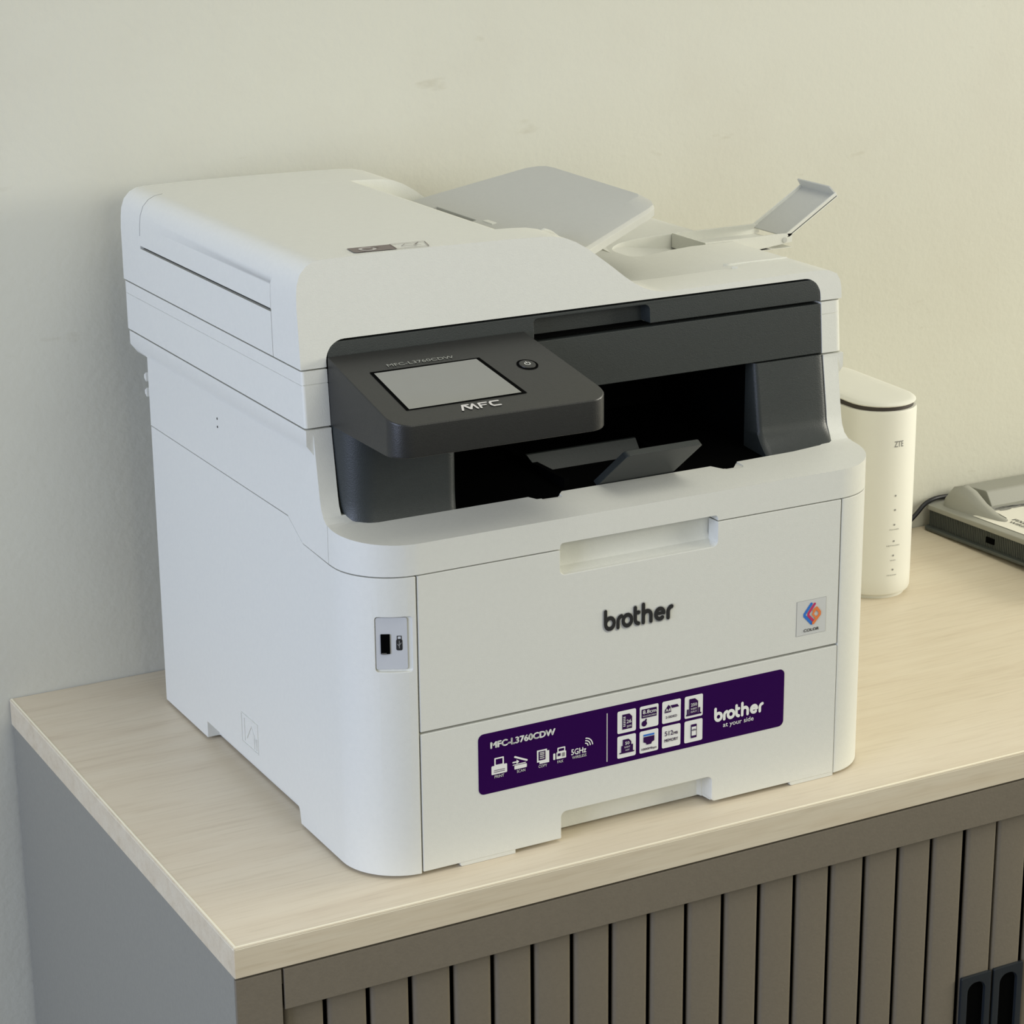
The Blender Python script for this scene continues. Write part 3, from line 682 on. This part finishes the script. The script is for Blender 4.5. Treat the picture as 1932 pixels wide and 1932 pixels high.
# ---- icon sticker on the feeder
tF = frame((0, 0, .4020), (1, 0, 0), (0, 1, 0))
ia = [(.0413, .0982), (.0400, .0865), (.0415, .0825), (.0880, .0790), (.0905, .0800), (.0970, .0935)]
pflat('feeder_icons', [rounded([(.0400, .0815), (.0690, .0795), (.0715, .0955), (.0415, .0975)], [.002, 0, 0, .001], 3)], BROWNP, pr, tF, .0004)
pflat('feeder_icons', stroke(rounded([(.0690, .0796), (.0915, .0782), (.0958, .0940), (.0715, .0955)], [0, .001, .001, 0], 2), .0007, True), BROWNP, pr, tF, .0005)
pflat('feeder_icons', [arc2(.0520, .0880, .0060, 0, 345, 14)], mat('icon_pale', (0.48, 0.45, 0.43), 0.5), pr, tF, .0006)
pflat('feeder_icons', [arc2(.0520, .0880, .0036, 0, 345, 12)]+[rect(.0560, .0900, .0610, .0915)], BROWNP, pr, tF, .0008)
pflat('feeder_icons', stroke([(.0750, .0850), (.0800, .0905), (.0850, .0850), (.0895, .0905)], .0006)+stroke([(.0760, .0830), (.0880, .0825)], .0005)+stroke([(.0840, .0850), (.0905, .0920)], .0005), BROWNP, pr, tF, .0008)

# ---- control panel
PS = .2376
def pz(y): return .3351-PS*(.0512-y)
cpo = [(.0130, .0660), (.0130, -.0150)]+[]
outl = rounded([(.0130, .0690), (.0130, -.0292), (.1672, -.0315), (.1570, .0690)], [0, .0140, .0150, 0], 10)
rings = [[(p[0], p[1]+.0010, .2948) for p in outl], [(p[0], p[1], .2960) for p in outl], [(p[0], p[1], pz(p[1])-.0010) for p in outl], [(p[0]+(.0005 if p[0] < .08 else -.0005), p[1]+.0006, pz(p[1])) for p in outl]]
cp = part('control_panel', loft(rings), DARK2, bev=.0003, ang=50)
ang = math.atan(PS); cF = frame((0, 0, pz(0)), (1, 0, 0), (0, math.cos(ang), math.sin(ang)))
kk = 1/math.cos(ang)
def cq(P): return [[(p[0], p[1]*kk) for p in q] for q in P]
pflat('screen_surround', cq([[(.0300, -.0105), (.1150, -.0105), (.1085, .0425), (.0300, .0425)]]), BLACK, cp, cF, .0002)
pflat('touch_screen', cq([[(.0320, -.0100), (.1115, -.0092), (.1055, .0408), (.0320, .0400)]]), GLASS, cp, cF, .0004)
pflat('model_lettering', cq(fit_text('MFC-L3760CDW', .0450, .0925, .0462, .0034, .0)), mat('grey_lettering', (0.30, 0.31, 0.28), 0.5), cp, cF, .0003)
def mfc(x0, y0, s):
    P = stroke([(0, 0), (.35, 1), (.9, 1)], .22)+stroke([(.55, .75), (.85, .1)], .30)+stroke([(.85, .1), (1.35, 1), (1.5, 0)], .22)
    P += stroke([(1.85, 0), (1.95, .95), (2.7, .95)], .22)+stroke([(1.9, .5), (2.5, .5)], .2)
    P += stroke([(3.9, .95), (3.15, .95), (3.0, .7), (3.0, .25), (3.15, .05), (3.8, .05)], .24)
    return [[(x0+p[0]*s, y0+p[1]*s*.85) for p in q] for q in P]
pflat('panel_lettering', cq(mfc(.0640, -.0205, .0070)), mat('silver_lettering', (0.62, 0.60, 0.58), 0.4), cp, cF, .0003)
pb = Vector((.1346, .0250, pz(.0250)))
ring = frame(pb, (1, 0, 0), (0, math.cos(ang), math.sin(ang)))
pflat('power_button_ring', [arc2(0, 0, .0072, 0, 348, 24)], BLACK, cp, ring, .0002)
part('power_button', prism(arc2(0, 0, .0056, 0, 348, 24), 'z', -.0005, .0006), DARK2, cp, bev=.0004, xf=ring)
pflat('power_symbol', stroke(arc2(0, 0, .0018, -230, 50, 14), .0006)+stroke([(0, .0006), (0, .0026)], .0006), LABW, cp, ring, .0008)

# ================================================================== router
rt = empty('router', (.6438, .3185, DZ))
tag(rt, 'white upright oval wireless router standing behind the printer on the right', 'router')
RR, RL = .0330, .080
def race(r, L=RL, n=18): return arc2(0, 0, r, 180, 360, n)+arc2(0, L, r, 0, 180, n)
def rl(zr): return loft([[(x, y, z) for x, y in race(RR+dr)] for z, dr in zr])
finish('router_body', rl([(.0034, -.0028), (.0044, -.0012), (.0066, -.0002), (.02, 0), (.1685, 0), (.1712, -.0005)]), ROUT, rt, smooth=30)
finish('router_base', rl([(0, -.0050), (.0020, -.0048), (.0036, -.0045)]), ROUT, rt, smooth=30)
finish('router_vent_ring', rl([(.1700, -.0030), (.1758, -.0030)]), ROUTG, rt, smooth=30)
finish('router_cap', loft([[(x, y, z+y*.02) for x, y in race(RR+dr)] for z, dr in [(.1752, -.0022), (.1760, -.0010), (.1768, -.0010), (.1782, -.0028), (.1788, -.0060), (.1792, -.015)]]), ROUT, rt, smooth=50)
def rwrap(u0, lift=.0002):
    def f(co):
        a = math.radians(-90)+ (co.x-u0)/RR; r = RR+lift
        return Vector((r*math.cos(a), r*math.sin(a), co.y))
    return f
flat('brand_lettering', fit_text('ZTE', -.0062, .0030, .1395, .0052, .012), INKG, rt, None, 0, rwrap(0))
dots = []
for z_ in (.0955, .0825, .0690, .0540, .0408, .0278): dots.append(arc2(-.0030, z_, .0009, 0, 330, 9))
flat('indicator_dots', dots, INKG, rt, None, 0, rwrap(0))
flat('indicator_lettering', fit_text('POWER', -.0075, .0020, .0642, .0010)+fit_text('NETWORK', -.0100, .0036, .0494, .0011)+fit_text('WiFi', -.0060, -.0004, .0358, .0011)+fit_text('PHONE', -.0085, .0010, .0222, .0010), INKG, rt, None, 0, rwrap(0))

# ================================================================== desk device at the right edge
dv = empty('desk_device', drot(.79, .28, DZ), PHI)
tag(dv, 'low grey desk device with ribbed dark side and white printed sheet, at right behind router', 'device')
def dp(name, bm, m, parent=None, **k):
    o = finish(name, bm, m, parent or dv, **k); return o
# local frame: x right of its left side, y back, z up from the desk
def tilt(v):   # gentle rise towards the front
    return Vector((v.x, v.y, v.z-(v.y-0.01)*.030))
YB = .160
dp('base_plate', prism(rounded([(-.001, -.09), (.26, -.09), (.26, YB), (-.003, YB-.004)], [.01, .01, .02, .006]), 'z', .0050, .0085), DEVD, bev=.0012, fn=tilt)
ribs = [(.003, -.085)]
y = -.085; k = 0
while y < YB-.009:
    ribs += [(.0030, y), (.0030, y+.0012), (.0024, y+.0013), (.0024, y+.0024)]; y += .0025
ribs += [(.0030, YB-.008), (.26, YB-.008), (.26, -.085)]
dp('ribbed_body', prism(ribs[1:][::-1], 'z', .0080, .0250), DEVD, fn=tilt, smooth=0)
dp('side_socket', box(.0015, .0045, .062-.006, .062+.005, .0130, .0185), BLACK, fn=tilt)
tp = dp('top_cover', prism(rounded([(-.001, -.09), (.262, -.09), (.262, YB+.001), (-.001, YB+.001)], [.01, .01, .02, .012]), 'z', .0248, .0300), DEVG, bev=.0012, fn=tilt)
dp('device_foot', prism(arc2(.012, .130, .008, 0, 330, 11), 'z', 0, .0052), DEVD)
dp('device_foot', prism(arc2(.24, .130, .008, 0, 330, 11), 'z', 0, .0052), DEVD)
dp('device_foot', prism(arc2(.24, -.07, .008, 0, 330, 11), 'z', 0, .0090), DEVD)
dp('device_foot', prism(arc2(.012, -.07, .008, 0, 330, 11), 'z', 0, .0090), DEVD)
dF = frame((0, 0, .0300), (1, 0, 0), (0, 1, 0))
def dfn(lift): return lambda co: tilt(Vector((co.x, co.y, .0300+lift)))
flat('printed_sheet', [rounded([(.009, -.082), (.22, -.082), (.22, .092), (.038, .107), (.030, .070), (.016, .088), (.009, .104)], [.002, .002, .004, .004, .002, .002, .003], 3)], mat('paper_sheet', (0.78, 0.76, 0.67), 0.55), dv, None, 0, dfn(.0004))
tx = []
for i in range(9):
    u = .060; yy = .086-.0052*i*.7
    tx += [rect(.060+.002*i, yy, .088+.004*((i*7) % 5), yy+.0012)]
Mrot = lambda P: P
def along(P, x0, y0): return [[(x0+p[1], y0-p[0]) for p in q][::-1] for q in P]
flat('sheet_print', along(fit_text('FIXED LINE', 0, .050, 0, .0052, .015), .0300, .066), INKG, dv, None, 0, dfn(.0008))
flat('sheet_print', along(fit_text('WIRELESS TERMINAL', 0, .080, 0, .0046, .01), .0225, .062), INKG, dv, None, 0, dfn(.0008))
bl = []
rnd = random.Random(3)
for i in range(26):
    bx = .042+rnd.random()*.14; by = .090+rnd.random()*.014; rr = .003+rnd.random()*.006
    bl.append([(bx+rr*1.7*math.cos(a*.6)*(.7+.5*rnd.random()), by+rr*.5*math.sin(a*.6)*(.7+.5*rnd.random())) for a in range(10)])
flat('sheet_print', bl, INKG, dv, None, 0, dfn(.0008))
# fin-shaped ear and the raised rear bar
def fin():
    prof = [(.145, .0285), (.141, .038), (.134, .0465), (.124, .0498), (.112, .0470), (.098, .0395), (.082, .0330), (.064, .0300)]
    rings = []
    for yy, zz in prof:
        h = zz-.024; w_ = .010*(h/.024)**.5+.001
        rings.append([(.018-w_*1.0, yy, .0270), (.018-w_*.80, yy, .027+(zz-.027)*.65), (.018-w_*.25, yy, zz), (.018+w_*.5, yy, zz-.0006), (.018+w_*1.1, yy, .027+(zz-.027)*.5), (.018+w_*1.4, yy, .0270)])
    return loft(rings)
dp('cradle_ear', fin(), DEVG, smooth=70, fn=lambda v: Vector((v.x+(.145-v.y)*.06, v.y, v.z-.001)))
dp('rear_bar', prism(rounded([(.112, .0260), (.158, .0260), (.158, .0370), (.122, .0400)], [.001, .002, .004, .004]), 'x', .045, .262), DEVG, bev=.0012)

# ================================================================== black cable
def tube(pts, r, n=8):
    cu_ = bpy.data.curves.new('c', 'CURVE'); cu_.dimensions = '3D'; sp = cu_.splines.new('NURBS'); sp.points.add(len(pts)-1)
    for q, p in zip(sp.points, pts): q.co = (*p, 1)
    sp.use_endpoint_u = True; sp.order_u = 3; cu_.bevel_depth = r; cu_.bevel_resolution = 3; cu_.resolution_u = 8
    o = bpy.data.objects.new('c', cu_); COL.objects.link(o)
    dg = bpy.context.evaluated_depsgraph_get(); dg.update(); me = bpy.data.meshes.new_from_object(o.evaluated_get(dg), depsgraph=dg)
    bpy.data.objects.remove(o)
    for p in me.polygons: p.use_smooth = True
    return me
me = tube([(.69, .425, .0005), (.735, .430, .0005), (.762, .4300, .0015), (.779, .4300, .0140), (.788, .430, .0232), (.800, .4315, .0262), (.815, .434, .0255), (.826, .436, .024)], .0022)
me.materials.append(CABLE); cbl = bpy.data.objects.new('power_cable', me); COL.objects.link(cbl)
tag(cbl, 'black cable looping up from the worktop between router and grey desk device', 'cable')
